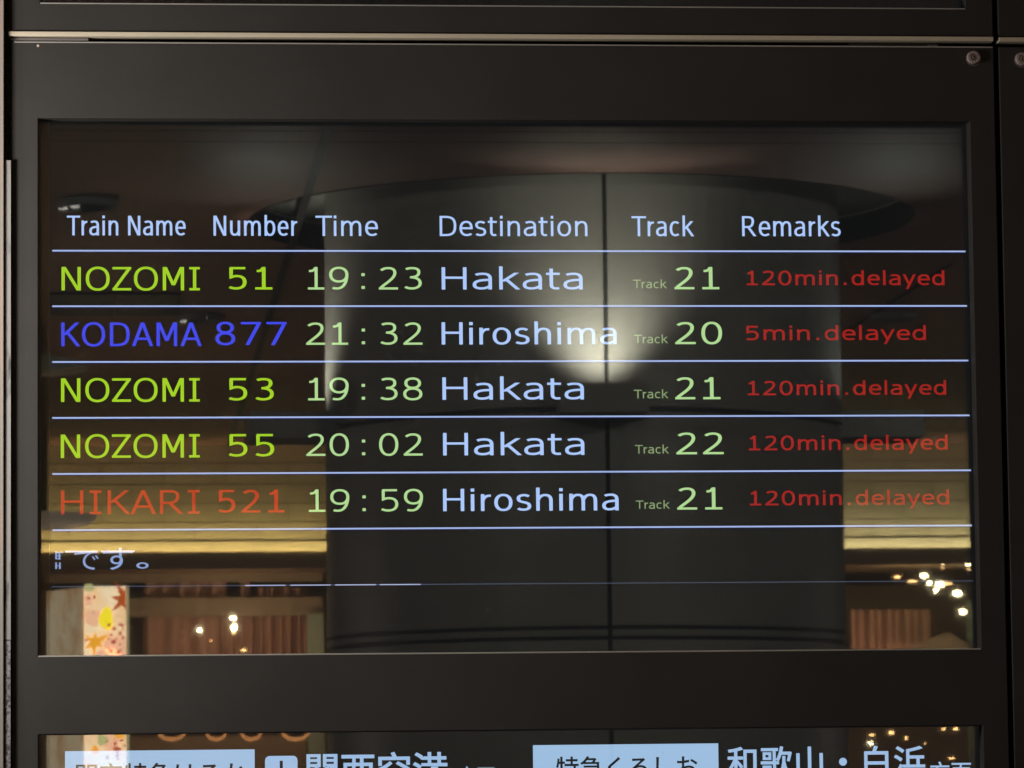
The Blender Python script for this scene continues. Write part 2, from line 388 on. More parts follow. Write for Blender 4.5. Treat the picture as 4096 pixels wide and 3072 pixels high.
def screen_unit(parent, z0, z1, label):
    mesh('glass_pane', B(ox0+.003, ox1+.003, GLASS, GLASS+.004, z0-.003, z1+.006), M['glass'], parent)
    for xa, xb in ((ox0-.003, sx0), (sx1, ox1+.003)): mesh('screen_frame', B(xa, xb, LCD-.004, LCD+.012, z0-.003, z1+.012), M['lcd_frame'], parent, bevel=.0008)
    o = mesh('screen', B(sx0, sx1, LCD+.0005, LCD+.008, z0-.003, z1+.012), M['lcd'], parent)
    o['label'] = label
    return o
scr = screen_unit(main, oz0, oz1, 'upper black screen with the table of delayed trains')
scr2 = screen_unit(main, o2z0, o2z1, 'lower screen with Japanese lettering on light blue panels')
TY = LCD-.0002
sX = lambda u, v: X(u, v, TY)
sZ = lambda u, v: Z(u, v, TY)
def txt(name, s, u0, u1, vt, vb, ik, stem, bar, **k):
    um = (u0+u1)/2
    z0 = sZ(um, vb); cap = sZ(um, vt)-z0
    return stroke_text(name, s, sX(u0, vb), sX(u1, vb), z0, cap, TY, I[ik], scr, stem, bar, **k)
# header row
for s, u0, u1, vt, vb in (("Train Name", 267.6, 743, 863, 941.6), ("Number", 854, 1193, 863, 943), ("Time", 1262.5, 1512, 863, 944), ("Destination", 1759, 2350, 864, 944.5), ("Track", 2527, 2776, 865, 945), ("Remarks", 2969, 3363, 865, 945)):
    txt('heading_text', s, u0, u1, vt, vb, 'head', .125, .10)
def row(nm, ink_, n0, n1, nt, nb, num, q0, q1, qt, qb, tm, b_t, t_t, dest, e0, e1, et, eb, k0, k1, kt, kb, trk, g0, g1, gt, gb, late, l0, l1, lt, lb, sh):
    txt('train_name_text', nm, n0, n1, nt, nb, ink_, .140, .10)
    txt('train_number_text', num, q0, q1, qt, qb, ink_, .165, .10)
    # time: five equal cells
    cs = [sX(1024+c/2.16+sh, b_t) for c in (512, 716, 926, 1143, 1353)]
    z0 = sZ(1460, b_t); cap = sZ(1460, t_t)-z0
    stroke_text.sx = cap*1.35
    stroke_text('time_text', tm, 0, 0, z0, cap, TY, I['time'], scr, .135, .095, cells=cs)
    txt('destination_text', dest, e0, e1, et, eb, 'head', .16, .10)
    txt('track_label_text', 'Track', k0, k1, kt, kb, 'small', .14, .115)
    txt('track_number_text', trk, g0, g1, gt, gb, 'time', .165, .10)
    txt('remark_text', late, l0, l1, lt, lb, 'late', .18, .125)
D120 = '120min.delayed'
row('NOZOMI', 'green', 246, 799.5, 1068, 1161.5, '51', 908, 1092, 1068, 1158, '19:23', 1158, 1068, 'Hakata', 1767, 2331, 1069, 1158, 2532, 2667, 1119, 1153, '21', 2697, 2880, 1068, 1157, D120, 2981, 3778, 1083, 1140.7, 0)
row('KODAMA', 'blue', 245, 807, 1290, 1384.6, '877', 861, 1146.7, 1288, 1380, '21:32', 1379, 1290, 'Hiroshima', 1767, 2467, 1289, 1377.7, 2536, 2671.6, 1339, 1373, '20', 2700, 2889, 1288, 1376.5, '5min.delayed', 2980, 3704, 1303, 1360.6, 1)
row('NOZOMI', 'green', 244, 799, 1513, 1607, '53', 908, 1098, 1512, 1602, '19:38', 1601, 1511, 'Hakata', 1770, 2336, 1509, 1598.5, 2536, 2673, 1559, 1593, '21', 2700, 2884.5, 1509, 1597, D120, 2985.5, 3785, 1523, 1580, 1)
row('NOZOMI', 'green', 243, 799, 1737.4, 1831, '55', 908, 1099.5, 1736, 1826, '20:02', 1823, 1734, 'Hakata', 1772.6, 2338, 1731, 1820.7, 2540, 2675, 1780, 1814, '22', 2704.5, 2895, 1730, 1817, D120, 2990, 3791, 1742, 1800, 2)
row('HIKARI', 'red', 244, 798.6, 1961, 2056, '521', 866.6, 1140, 1959, 2050, '19:59', 2046.6, 1957, 'Hiroshima', 1772.6, 2475, 1954, 2043, 2543, 2679, 2002, 2035, '21', 2708, 2892, 1950, 2038, D120, 2994, 3796.6, 1962, 2020, 4)
# rules
for ul, vl, ur, vr, w_, ik in ((209, 1003, 3862, 1005.5, 6.5, 'line'), (209, 1225, 3868, 1223.5, 6.5, 'line'), (209, 1448.5, 3873, 1441.6, 6.5, 'line'), (209, 1672.6, 3878, 1660.5, 6.5, 'line'), (209, 1897, 3884, 1880, 6.5, 'line'), (210, 2122.6, 3888, 2100, 6.5, 'line'), (206, 2348, 3892, 2322.5, 3.2, 'dim')):
    z = (sZ(ul, vl)+sZ(ur, vr))/2; hh = w_/2*5/F_PX*1.0
    x0, x1 = sX(ul, vl), sX(ur, vr)
    mesh('divider_line', B(x0, x1, TY-.0002, TY, z-hh, z+hh), I[ik], scr)
    if w_ > 5: mesh('divider_fringe', B(x0, x1, TY, TY+.0002, z-hh*2.1, z-hh*1.0), I['fringe'], scr)
for u0, u1 in ((980, 1142), (1161, 1323), (1340, 1504), (1519, 1683)):
    z = (sZ(206, 2348)+sZ(3892, 2322.5))/2; hh = 1.9*5/F_PX
    mesh('dash_line', B(sX(u0, 2340), sX(u1, 2340), TY-.0006, TY-.0003, z-hh, z+hh), I['dash'], scr)
# ticker: the last characters leaving at the left, squashed, top bars overlapping the band above
zb_, zt_ = sZ(400, 2280), sZ(400, 2196)
emh = (zt_-zb_)/.86
pit = (sX(539, 2240)-sX(405, 2240))
font_text('ticker_text', 'で', sX(288, 2240), zb_+.05*emh, pit*1.0, TY, I['tick'], scr, .0, .86, emh/pit)
font_text('ticker_text', 'す', sX(397, 2240), zb_+.06*emh, pit*1.08, TY, I['tick'], scr, .0, 1, emh/pit/1.02)
bm = bmesh.new(); p = (sX(570, 2262), TY, sZ(570, 2262))
lathe(bm, p, [(.0040, 0), (.0072, 0)], 28, 'y')
for v in bm.verts: v.co.z = p[2]+(v.co.z-p[2])*.52
mesh('ticker_text', bm, I['tick'], scr)
bm = bmesh.new()
for u0, u1, v0, v1 in ((221, 228, 2206, 2236), (234, 241, 2212, 2238), (221, 253, 2208, 2212), (221, 245, 2222, 2225), (221, 243, 2234, 2237), (221, 228, 2250, 2276), (236, 243, 2250, 2276), (221, 243, 2262, 2265)):
    box(bm, sX(u0, v0), sX(u1, v0), TY-.0001, TY, sZ(u0, v1), sZ(u0, v0))
mesh('ticker_text', bm, I['tick'], scr)
for u0, u1 in ((261, 391), (405, 539)):
    mesh('ticker_bar', B(sX(u0, 2206), sX(u1, 2206), TY-.0006, TY-.0003, sZ(470, 2209), sZ(470, 2202)), I['dash'], scr)

# lower screen
def sc2box(name, u0, v0, u1, v1, m, yy=TY):
    z1 = (sZ(u0, v0)+sZ(u1, v1))/2
    return mesh(name, B(sX(u0, 3010), sX(u1, 3010), yy, yy+.0003, z1-.075, z1), m, scr2)
sc2box('name_panel', 260, 3005, 1018.6, 2997, I['panel'])
sc2box('name_panel', 2132, 2982, 2873.5, 2972, I['panel'])
# rounded arrow icon
x0, x1, z1 = sX(1060, 3030), sX(1190, 3030), (sZ(1060, 3024)+sZ(1190, 3023))/2
bm = bmesh.new(); rr = .0055; ring = []
for cx_, cz_, a0 in ((x1-rr, z1-rr, 0), (x0+rr, z1-rr, 90), (x0+rr, z1-.04+rr, 180), (x1-rr, z1-.04+rr, 270)):
    for k in range(7): a = math.radians(a0+15*k); ring.append(bm.verts.new((cx_+rr*math.cos(a), TY, cz_+rr*math.sin(a))))
bm.faces.new(ring[::-1]); ic = mesh('arrow_icon', bm, I['ktext'], scr2)
xm = sX(1125, 3050); bm = B(xm-.0018, xm+.0018, TY-.0004, TY-.0002, z1-.032, sZ(1125, 3043))
mesh('arrow_stroke', bm, I['black'], scr2)
def jp(name, s, u0, pitch_px, vtop, capfrac, ink_, bold, yy, usq=1.0, vt_off=0):
    em = pitch_px*5.037/F_PX
    return font_text(name, s, sX(u0, 3050), sZ(u0+200, vtop)-capfrac*em, em, yy, I[ink_], scr2, bold, 1, 1)
jp('name_text', '関空特急はるか', 296, 97.5, 3052, .86, 'black', .012, TY-.0004)
jp('name_text', '特急くろしお', 2222, 96, 3024, .86, 'black', .012, TY-.0004)
for k, ch in enumerate('関西空港'): jp('place_character', ch, 1215+144.5*k, 144.5, 3008-k*.8, .86, 'ktext', .014, TY)
for k, ch in enumerate('和歌山・白浜'): jp('place_character', ch, 2906+133.5*k, 133.5, 2984-k*.7, .86, 'ktext', .014, TY)
jp('direction_text', '方面', 1830, 76, 3063, .86, 'ktext', .008, TY)
jp('direction_text', '方面', 3716, 88, 3044, .86, 'ktext', .008, TY)

# bright strips added in place of the highlights on the lit chamfers
for za in (oz0, o2z0): mesh('highlight_strip', B(ox0, ox1, -.0004, .012, za-.0015, za+.0002), M['edge'], main, bevel=.0003)
mesh('highlight_strip', B(dx0+.003, dx1-.001, -.0003, .012, d_top-.0013, d_top+.0003), M['edge'], main, bevel=.0003)
# lock, hinge plate, latch, chip
def make_lock(u, v, label, parent):
    p = at(u, v, 0)
    l = mesh('lock', lathe(bmesh.new(), (p.x, -.0045, p.z), [(0, .0), (.0028, 0), (.0030, .0015), (.0040, .0015), (.0043, -.0005), (.0072, -.0003), (.0080, .0012), (.0082, .005)], 36, 'y'), M['lock'], parent, smooth=False)
    mesh('keyhole', B(p.x-.0006, p.x+.0006, -.0050, -.0047, p.z-.002, p.z+.002), M['void'], l)
    mesh('dust_ring', lathe(bmesh.new(), (p.x, -.0002, p.z-.001), [(.0082, 0), (.0092, .0001)], 28, 'y'), M['hinge'], l)
    return l
make_lock(3893, 231, '', main)
zh1, zh0 = Z(200, 150), Z(200, 162)
mesh('hinge_plate', B(X(42, 156), X(354, 156), .003, .012, zh0, zh1), M['hinge'], main, bevel=.0008)
mesh('latch_plate', B(X(3392, 175, .01), X(3752, 175, .01), .010, .02, Z(3500, 186, .01), Z(3500, 170, .01)), M['dark'], main, bevel=.0006)
mesh('latch_tip', B(X(3712, 175), X(3752, 175), .002, .0095, Z(3730, 185), Z(3730, 179)), M['hinge'], main, bevel=.0004)
mesh('latch_lip', B(X(3438, 186), X(3706, 186), .004, .0095, Z(3570, 189), Z(3570, 185)), mat('latch_grey', (.10, .095, .09), .5), main)
p = at(152, 183, 0)
mesh('paint_chip', lathe(bmesh.new(), (p.x, -.0003, p.z), [(0, 0), (.0012, 0), (.0016, .0003)], 9, 'y'), M['chip'], main)

# ================================================================== UPPER AND RIGHT BOARDS
ub1, ub0 = d_top+.9, (Z(60, 123)+Z(3900, 150))/2
tb1, tb0 = ub0-.0004, (Z(60, 146)+Z(3960, 166))/2
uo0 = (Z(160, 12)+Z(3000, 27))/2
up = empty('upper_display_board', ((dx0+dx1)/2, 0, ub0), 'dark display board above the departure board with a champagne metal strip along its base', 'display board')
ux1 = X(3860, 10)
mesh('front_panel', frame_grid([dx0, X(161, 10), ux1, dx1], [ub0, uo0, ub1-.08, ub1], {(1, 1)}, 0, .022), M['bezel'], up, bevel=.0011)
mesh('glass_pane', B(X(161, 10)+.003, ux1-.003, GLASS, GLASS+.004, uo0+.001, ub1-.081), M['glass'], up)
mesh('screen', B(X(161, 10)-.003, ux1+.003, LCD, LCD+.01, uo0-.004, ub1-.076), M['lcd'], up)
mesh('highlight_strip', B(X(161, 10), ux1, -.0004, .012, uo0-.0013, uo0+.0002), M['edge'], up, bevel=.0003)
mesh('trim_bar', B(X(34, 135), X(3972, 157), -.004, .02, tb0, tb1), M['trim'], up, bevel=.0007)
gx1 = (X(3993, 200)+X(4041, 2300)+X(4009, 768))/3
rb = empty('side_display_board', (gx1+.5, 0, d_bot), 'plain dark board cut off at the right edge, with a lock in its corner', 'display board')
mesh('front_panel', B(gx1, gx1+1.1, 0, .022, d_bot, d_top), M['bezel'], rb, bevel=.0011)
make_lock(4086, 237, '', rb)
ru = empty('side_upper_board', (gx1+.5, 0, ub0), 'small corner of dark board at top right with a short length of metal strip', 'display board')
mesh('front_panel', B(gx1, gx1+1.1, 0, .022, ub0, ub1), M['bezel'], ru, bevel=.0011)
mesh('trim_bar', B(gx1, gx1+1.1, -.004, .02, tb0-.0005, tb1-.0005), M['trim'], ru, bevel=.0007)

# ================================================================== THE HALL BEHIND THE PHOTOGRAPHER (seen in the glass)
CEIL = EYE+1.895
YC = 8.85                                        # column centre, metres in front of the board
cc = mir(2333, 1500, YC); colx = cc.x
RC = 1046/F_PX*(YC+DIST); RH = 1355/F_PX*(YC+DIST)
mesh('floor', B(-9, 12, -24.5, .16, -.1, 0), M['floor'])['kind'] = 'structure'
# ceiling with a round recess
bm = bmesh.new(); edges = []
outer = [bm.verts.new((x, y, CEIL)) for x, y in ((-9, .16), (12, .16), (12, -19.2), (-9, -19.2))]
hole = [bm.verts.new((colx+RH*math.cos(2*math.pi*i/96), -YC+RH*math.sin(2*math.pi*i/96), CEIL)) for i in range(96)]
for L in (outer, hole):
    for i in range(len(L)): edges.append(bm.edges.new((L[i], L[(i+1) % len(L)])))
bmesh.ops.triangle_fill(bm, edges=edges, use_beauty=True, use_dissolve=False)
ce = mesh('ceiling', bm, M['ceiling']); ce['kind'] = 'structure'
mesh('round_recess', lathe(bmesh.new(), (colx, -YC, CEIL), [(RH-.02, .085), (RC*.95, .085)], 96), M['recess'], ce)
mesh('recess_wall', lathe(bmesh.new(), (colx, -YC, CEIL), [(RH, -.004), (RH-.004, .086)], 96), mat('dark_recess_wall', (.05, .055, .055), .6), ce)
a, b = mir(1272, 500, 7.2), mir(1100, 1400, 14.5)
xj = mir(1225, 760, 1.895/((3182-760)/F_PX)-DIST).x
mesh('ceiling_joint', B(xj-.013, xj+.013, -19, -3, CEIL-.006, CEIL-.001), M['dark'], ce)
mesh('ceiling_joint', B(xj+2.4-.007, xj+2.4+.007, -19, -YC-RH, CEIL-.006, CEIL-.001), M['dark'], ce)
mesh('ceiling_joint', B(-9, 12, -7.153, -7.15, CEIL-.002, CEIL-.0005), M['dark'], ce)
mesh('ceiling_joint', B(-9, 12, -6.953, -6.95, CEIL-.002, CEIL-.0005), M['dark'], ce)
# column
co = empty('column', (colx, -YC, 0), 'thick round grey column with uplights, mirrored in the middle of the screen', 'column')
def z_at(v, Y): return mir(2333, v, Y).z
yf = YC-RC
zj1, zj2, zj3 = z_at(1635, yf), z_at(2510, yf), z_at(2552, yf)
levels = [(0, zj3-.006), (zj3+.006, zj2-.006), (zj2+.006, zj1-.008), (zj1+.008, CEIL+.09)]
seam = math.radians(90)-math.asin(max(-1, min(1, (mir(2430, 1700, yf).x-colx)/RC)))
for z0, z1 in levels:
    for k in range(4):
        a0 = seam+k*math.pi/2+.007/RC; a1 = seam+(k+1)*math.pi/2-.007/RC
        bm = bmesh.new(); n = 24
        pr = [(RC-.02, z0), (RC-.003, z0), (RC, z0+.003), (RC, z1-.003), (RC-.003, z1), (RC-.02, z1)]
        lathe(bm, (colx, -YC, 0), pr, n, 'z', a0, a1)
        mesh('cladding_panel', bm, M['column'], co, smooth=False)
mesh('core', lathe(bmesh.new(), (colx, -YC, 0), [(RC-.018, 0), (RC-.018, CEIL+.085)], 64), M['dark'], co)
def spot(name, loc, tgt, e, ang, blend, col, size, parent=None):
    L = bpy.data.lights.new(name, 'SPOT'); L.energy = e; L.spot_size = math.radians(ang); L.spot_blend = blend; L.color = col; L.shadow_soft_size = size
    o = bpy.data.objects.new(name, L); COL.objects.link(o)
    d = Vector(tgt)-Vector(loc); q = d.to_track_quat('-Z', 'Y')
    o.matrix_world = Matrix.Translation(loc) @ q.to_matrix().to_4x4()
    if parent is not None: o.parent = parent; o.matrix_parent_inverse = parent.matrix_world.inverted() if parent.type != 'EMPTY' else Matrix.Translation(-Vector(parent.location))
    return o
def area(name, loc, tgt, e, sx, sy, col, parent=None, spread=180):
    L = bpy.data.lights.new(name, 'AREA'); L.shape = 'RECTANGLE'; L.size = sx; L.size_y = sy; L.energy = e; L.color = col; L.spread = math.radians(spread)
    o = bpy.data.objects.new(name, L); COL.objects.link(o)
    q = (Vector(tgt)-Vector(loc)).to_track_quat('-Z', 'Z')
    o.matrix_world = Matrix.Translation(loc) @ q.to_matrix().to_4x4()
    if parent is not None: o.parent = parent; o.matrix_parent_inverse = Matrix.Translation(-world_loc(parent))
    return o
ztop = z_at(1561, yf)
for k, (ang, e) in enumerate(((math.degrees(math.asin((mir(2400, 1600, yf).x-colx)/RC)), 1.0), (-86, .7), (88, .06), (180, .5))):
    a = math.radians(ang-90)
    n_ = Vector((math.cos(a+math.pi), math.sin(a+math.pi), 0)) if False else Vector((math.sin(math.radians(ang)), math.cos(math.radians(ang)), 0))
    tdir = Vector((n_.y, -n_.x, 0))
    base = Vector((colx, -YC, ztop)) + n_*RC
    bm = bmesh.new(); hw = .135
    # open-topped tray: front, sides, bottom
    for (a0, a1, b0, b1, z0, z1) in ((-hw, hw, .25, .26, -.09, 0), (-hw, -hw+.01, -.03, .25, -.09, -.002), (hw-.01, hw, -.03, .25, -.09, -.002), (-hw+.01, hw-.01, -.03, .25, -.09, -.08)):
        vs = []
        for zz in (z0, z1):
            for (p_, q_) in ((a0, b0), (a1, b0), (a1, b1), (a0, b1)): vs.append(bm.verts.new(base+tdir*p_+n_*q_+Vector((0, 0, zz))))
        for f in ((0,1,2,3),(4,5,6,7),(0,1,5,4),(1,2,6,5),(2,3,7,6),(3,0,4,7)): bm.faces.new([vs[i] for i in f])
    t = mesh('uplight_tray', bm, M['column'], co)
    lp = base+n_*.20+Vector((0, 0, -.05))
    if k < 3: spot('ceiling_beam', lp+n_*.03, mir(*((2480, 545, 7.29), (1050, 670, 7.88), (3150, 610, 7.57))[k]), (84, 30, 26)[k], 72, 1.0, (.93, 1.0, .90), .03, co)
    spot('uplight_lamp', lp, lp+Vector((0, 0, 1))-n_*.56, 88*e, 84, 1.0, (1.0, .98, .80), .03, co)

# tiled soffit with a lit cove
YS = 17.8
so = empty('tiled_soffit', (2, -YS, 2.3), 'cream tiled band under the ceiling, lit yellow along its lower edge', 'soffit')
zl0, zl1 = mir(3000, 2189, YS).z, mir(3000, 2153, YS).z
rows = [mir(3000, v, YS).z for v in (2150, 2076, 2002, 1926, 1843, 1768)]
tile_me = {}
def tile(x0, x1, z0, z1, y, name='tile', m='tile'):
    key = (round(x1-x0, 3), round(z1-z0, 3), m)
    if key not in tile_me:
        bm = B(0, x1-x0-.004, 0, .012, 0, z1-z0-.004); me = bpy.data.meshes.new(name); bmesh.ops.recalc_face_normals(bm, faces=bm.faces); bm.to_mesh(me); bm.free(); me.materials.append(M[m]); tile_me[key] = me
    o = bpy.data.objects.new(name, tile_me[key]); COL.objects.link(o); o.parent = so; o.location = Vector((x0, y-random.uniform(.0, .0015), z0))-Vector(so.location)
tw = .335
for i in range(27):
    tile(-2.6+i*tw+.1, -2.6+(i+1)*tw+.1, zl0, zl1, -YS+.012)
    for r in range(5): tile(-2.6+i*tw+(.17 if r % 2 else 0), -2.6+(i+1)*tw+(.17 if r % 2 else 0), rows[r]+.001, rows[r+1], -YS)
mesh('backing', B(-9, 12, -YS-.2, -YS-.003, zl0-.02, CEIL), M['beam'], so)
mesh('lip_backing', B(-9, 12, -YS-.002, -YS+.011, zl0-.004, zl1), M['tile'], so)
mesh('cove_front', B(-9, 12, -YS+.17, -YS+.19, mir(2333, 2266, YS-.17).z, mir(2333, 2200, YS-.17).z), mat('cove_paint', (.62, .52, .38), .6), so)
# added fill lamps under the ceiling and on stands, outside what the glass shows
for k, (x_, y_) in enumerate(((-1.4, -4.2), (3.6, -4.2))):
    hw_ = empty('added_ceiling_fill', (x_, y_, CEIL-.1), 'added white fill lamp under the ceiling behind the photographer, %s of the column' % ('left', 'right')[k], 'fill lamp')
    mesh('fill_housing', B(x_-.35, x_+.35, y_, y_+.12, CEIL-.16, CEIL-.002), M['white_ring'], hw_, bevel=.004)
    area('ceiling_fill_light', (x_, y_-.02, CEIL-.09), (x_*.3+1.3, -11, 1.6), 62, .6, .12, (1.0, .97, .84), hw_)
for k, (x_, y_) in enumerate(((-3.4, -10.5), (6.2, -11.0))):
    tl = empty('added_floor_fill', (x_, y_, 0), 'added standing fill lamp %s of the column behind the photographer' % ('left', 'right')[k], 'floor lamp')  # added to lift the ceiling and hall, no such lamp known
    mesh('pole', cyl(bmesh.new(), (x_, y_, 0), .025, 1.7, n=16), M['dark'], tl)
    mesh('bowl', lathe(bmesh.new(), (x_, y_, 1.7), [(0, 0), (.12, .03), (.2, .12), (.19, .12), (.11, .04), (0, .015)], 32), M['white_ring'], tl)
    area('floor_fill_light', (x_, y_, 1.80), (1.6, -10.5, 4.2), (60, 22)[k], .25, .25, (1.0, .80, .66), tl)
zlamp = mir(2333, 2240, YS-.11).z
area('cove_lamp_left', (-.6, -YS+.11, zlamp), (-.6, -YS+.02, zlamp+.10), 44, 3.6, .05, (1.0, .74, .30), so)
area('cove_lamp_right', (4.2, -YS+.11, zlamp), (4.2, -YS+.02, zlamp+.10), 37, 3.6, .05, (1.0, .86, .50), so)

# shop front further back
YB = 20.5
sh = empty('shop_front', (2, -YB, 0), 'dim brown shop front with curtains and beams, mirrored low on the screen', 'shop front')
mesh('back_wall', B(-9, 12, -YB-2.2, -YB-2.0, 0, CEIL), M['shop'], sh)
mesh('shop_ceiling', B(-9, 12, -YB-2.0, -YS-.21, zl0+.02, zl0+.06), M['shop'], sh)
def panel(name, u0, v0, u1, v1, Y, m, d=.04):
    p, q = mir(u0, v0, Y), mir(u1, v1, Y)
    return mesh(name, B(min(p.x, q.x), max(p.x, q.x), -Y-d, -Y, min(p.z, q.z), max(p.z, q.z)), m, sh)
def curtain(u0, v0, u1, v1, Y, n):
    p, q = mir(u0, v0, Y), mir(u1, v1, Y); bm = bmesh.new(); cols = []
    N = n*8
    for i in range(N+1):
        x = p.x+(q.x-p.x)*i/N; y = -Y+.035*math.sin(2*math.pi*i/8)+.015*math.sin(i*.37)
        cols.append((bm.verts.new((x, y, p.z)), bm.verts.new((x, y+.01*math.sin(i), q.z))))
    for i in range(N): bm.faces.new((cols[i][0], cols[i+1][0], cols[i+1][1], cols[i][1]))
    return mesh('curtain', bm, M['curtain'], sh, smooth=True)
panel('beam', 180, 2210, 1290, 2325, YB, M['beam']); panel('beam', 180, 2395, 1290, 2462, YB, M['beam'])
curtain(575, 2325, 905, 2393, YB+.1, 5); curtain(960, 2325, 1000, 2393, YB+.1, 1); curtain(1030, 2350, 1232, 2393, YB+.1, 4)
curtain(572, 2462, 880, 2640, YB+.1, 3); curtain(880, 2462, 1228, 2640, YB+.1, 9)
panel('post', 1230, 2455, 1300, 3300, YB-.1, M['pale_post'], .12)
panel('post', 3878, 2400, 3960, 3300, YB-.1, M['pale_post'], .12)
curtain(3395, 2440, 3725, 2680, YB+.1, 9)
panel('counter', 480, 2950, 1230, 3300, YB+.3, M['shop']); panel('counter', 3400, 2700, 3900, 2730, YB+.2, M['beam'])
for u0, u1, v in ((600, 950, 2270), (1195, 1232, 2263), (1195, 1232, 2272), (208, 262, 2287), (3420, 3440, 2254), (3560, 3610, 2250), (3565, 3600, 2260)):
    panel('shelf_edge', u0, v-2, u1, v+2, YB-.15, M['curtain'], .02)
# sloping awning at right
bm = bmesh.new(); P = [(3590, 2612), (3800, 2530), (3895, 2590), (3895, 2625), (3700, 2640)]
fr = [bm.verts.new(mir(u, v, YB-.4)) for u, v in P]; bk = [bm.verts.new(mir(u, v, YB-.4)+Vector((0, -.3, 0))) for u, v in P]
bm.faces.new(fr); bm.faces.new(bk[::-1])
for i in range(5): bm.faces.new((fr[i], fr[(i+1) % 5], bk[(i+1) % 5], bk[i]))
mesh('awning', bm, M['beam'], sh)
# warm shop lights that wash the curtains
area('shop_wash_left', (mir(900, 2700, YB).x, -YB+1.0, mir(900, 2760, YB).z), (mir(900, 2500, YB).x, -YB-.2, mir(900, 2560, YB).z), 20, 1.2, .1, (1, .60, .36), sh)
area('shop_wash_right', (mir(3560, 2800, YB).x, -YB+.5, mir(3560, 2790, YB).z), (mir(3560, 2500, YB).x, -YB-.2, mir(3560, 2560, YB).z), 13, .6, .1, (1, .60, .36), sh)
# bare bulbs
WB = glow('warm_bulb', (1.0, .82, .45), 90); WD = glow('dim_bulb', (1.0, .55, .2), 22)
BULBS = [(798, 2520, 9, 9, 0), (932, 2472, 13, 9, 0), (936, 2510, 12, 15, 0), (936, 2528, 7, 8, 1), (3590, 2308, 15, 6, 1), (3650, 2325, 22, 5, 1), (3697, 2303, 14, 9, 0), (3718, 2332, 8, 9, 0), (3760, 2337, 18, 10, 0), (3790, 2334, 22, 5, 1), (3744, 2361, 9, 8, 0), (3829, 2373, 19, 10, 0), (3852, 2447, 14, 9, 0), (3771, 2254, 7, 5, 0), (3875, 2258, 13, 4, 0), (3771, 2273, 4, 3, 1), (3877, 2278, 8, 2, 1),
 (3488, 2940, 13, 4, 1), (3483, 2973, 9, 5, 0), (3565, 2930, 12, 7, 1), (3625, 2952, 4, 8, 1), (3775, 2916, 8, 5, 1), (3824, 2915, 10, 6, 1), (843, 2562, 4, 3, 1), (975, 2600, 13, 5, 1), (3700, 2975, 3, 4, 1), (3808, 3033, 14, 3, 1)]
sph = {}
def sphere_me(m, rx, rz, rough=10):
    k = (m.name, rx, rz)
    if k not in sph:
        bm = bmesh.new(); bmesh.ops.create_icosphere(bm, subdivisions=2, radius=1)
        for v in bm.verts: v.co = Vector((v.co.x*rx, v.co.y*rz, v.co.z*rz))
        me = bpy.data.meshes.new('bulb'); bm.to_mesh(me); bm.free(); me.materials.append(m); sph[k] = me
    return sph[k]
for i, (u, v, a, b_, d) in enumerate(BULBS):
    Y = YB-.6; s = (Y+DIST)/F_PX
    o = bpy.data.objects.new('bulb', sphere_me(WD if d else WB, round(a*s, 4), round(b_*s, 4))); COL.objects.link(o); o.location = mir(u, v, Y)
    o.parent = sh; o.matrix_parent_inverse = Matrix.Translation(-Vector(sh.location))
q0 = mir(3720, 2350, YB-.5); area('bulb_light', q0, q0+Vector((0, -1, .25)), 6, .5, .3, (1, .78, .38), sh)
q0 = mir(934, 2500, YB-.5); area('bulb_light', q0, q0+Vector((0, -1, .1)), 3.5, .4, .3, (1, .70, .42), sh)
# bowl shaped pendant lamps
bowl = mat('amber_bowl', (.7, .35, .12), .4, 0, .5, emit=(1.0, .42, .14), es=3.2)
for k, (u, ru_) in enumerate(((687, 60), (865, 46), (1005, 46), (1182, 60))):
    Y = YB-.8; s = (Y+DIST)/F_PX; p = mir(u, 2966, Y); r = ru_*s
    pr = [(0.0, 0), (r*.5, .008), (r*.85, .03), (r, .065), (r*.93, .065), (r*.78, .035), (r*.4, .02), (0, .016)]
    o = mesh('pendant_lamp', lathe(bmesh.new(), p, pr, 28), bowl)
    mesh('dark_front_bowl', lathe(bmesh.new(), p+Vector((0, r*.75, .022)), [(0, 0), (r*.48, .008), (r*.78, .03), (r*.92, .07), (0, .07)], 28), mat('lamp_shadowed_red', (.10, .02, .012), .6), o)  # dark bowl added in front so the glow shows only as a crescent
    tag(o, 'amber bowl lamp number %s from the left in the row mirrored in the lower screen' % ('one', 'two', 'three', 'four')[k], 'pendant lamp', 'amber bowl lamps mirrored in the lower screen')
# illuminated pillar wrapped in an autumn leaf print
YP = 12.5
pa, pb, pc = mir(205, 2500, YP+.35), mir(336, 2500, YP), mir(505, 2500, YP)
ztp, zbt = mir(300, 2345, YP).z, .0
bn = empty('banner_pillar', (pb.x, -YP, 0), 'glowing pillar wrapped in an autumn leaf print, mirrored at lower left of the screen', 'banner')
def prnt(name, col, es, col2=None): return mat(name, col, .6, 0, .3, noise=(6.5, col2, .40, .60) if col2 else None, emit=col, es=es)
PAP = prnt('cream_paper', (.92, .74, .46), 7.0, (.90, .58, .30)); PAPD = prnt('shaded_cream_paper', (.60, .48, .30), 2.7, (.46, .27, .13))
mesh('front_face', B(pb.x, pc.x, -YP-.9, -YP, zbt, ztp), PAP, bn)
bm = bmesh.new(); q = [(pa.x-.02, -YP-.35), (pb.x-.002, -YP-.004), (pb.x-.002, -YP-.8), (pa.x-.02, -YP-.8)]
lo = [bm.verts.new((x, y, zbt)) for x, y in q]; hi = [bm.verts.new((x, y, ztp-.003)) for x, y in q]
bm.faces.new(lo); bm.faces.new(hi)
for i in range(4): bm.faces.new((lo[i], lo[(i+1) % 4], hi[(i+1) % 4], hi[i]))
mesh('side_face', bm, PAPD, bn)
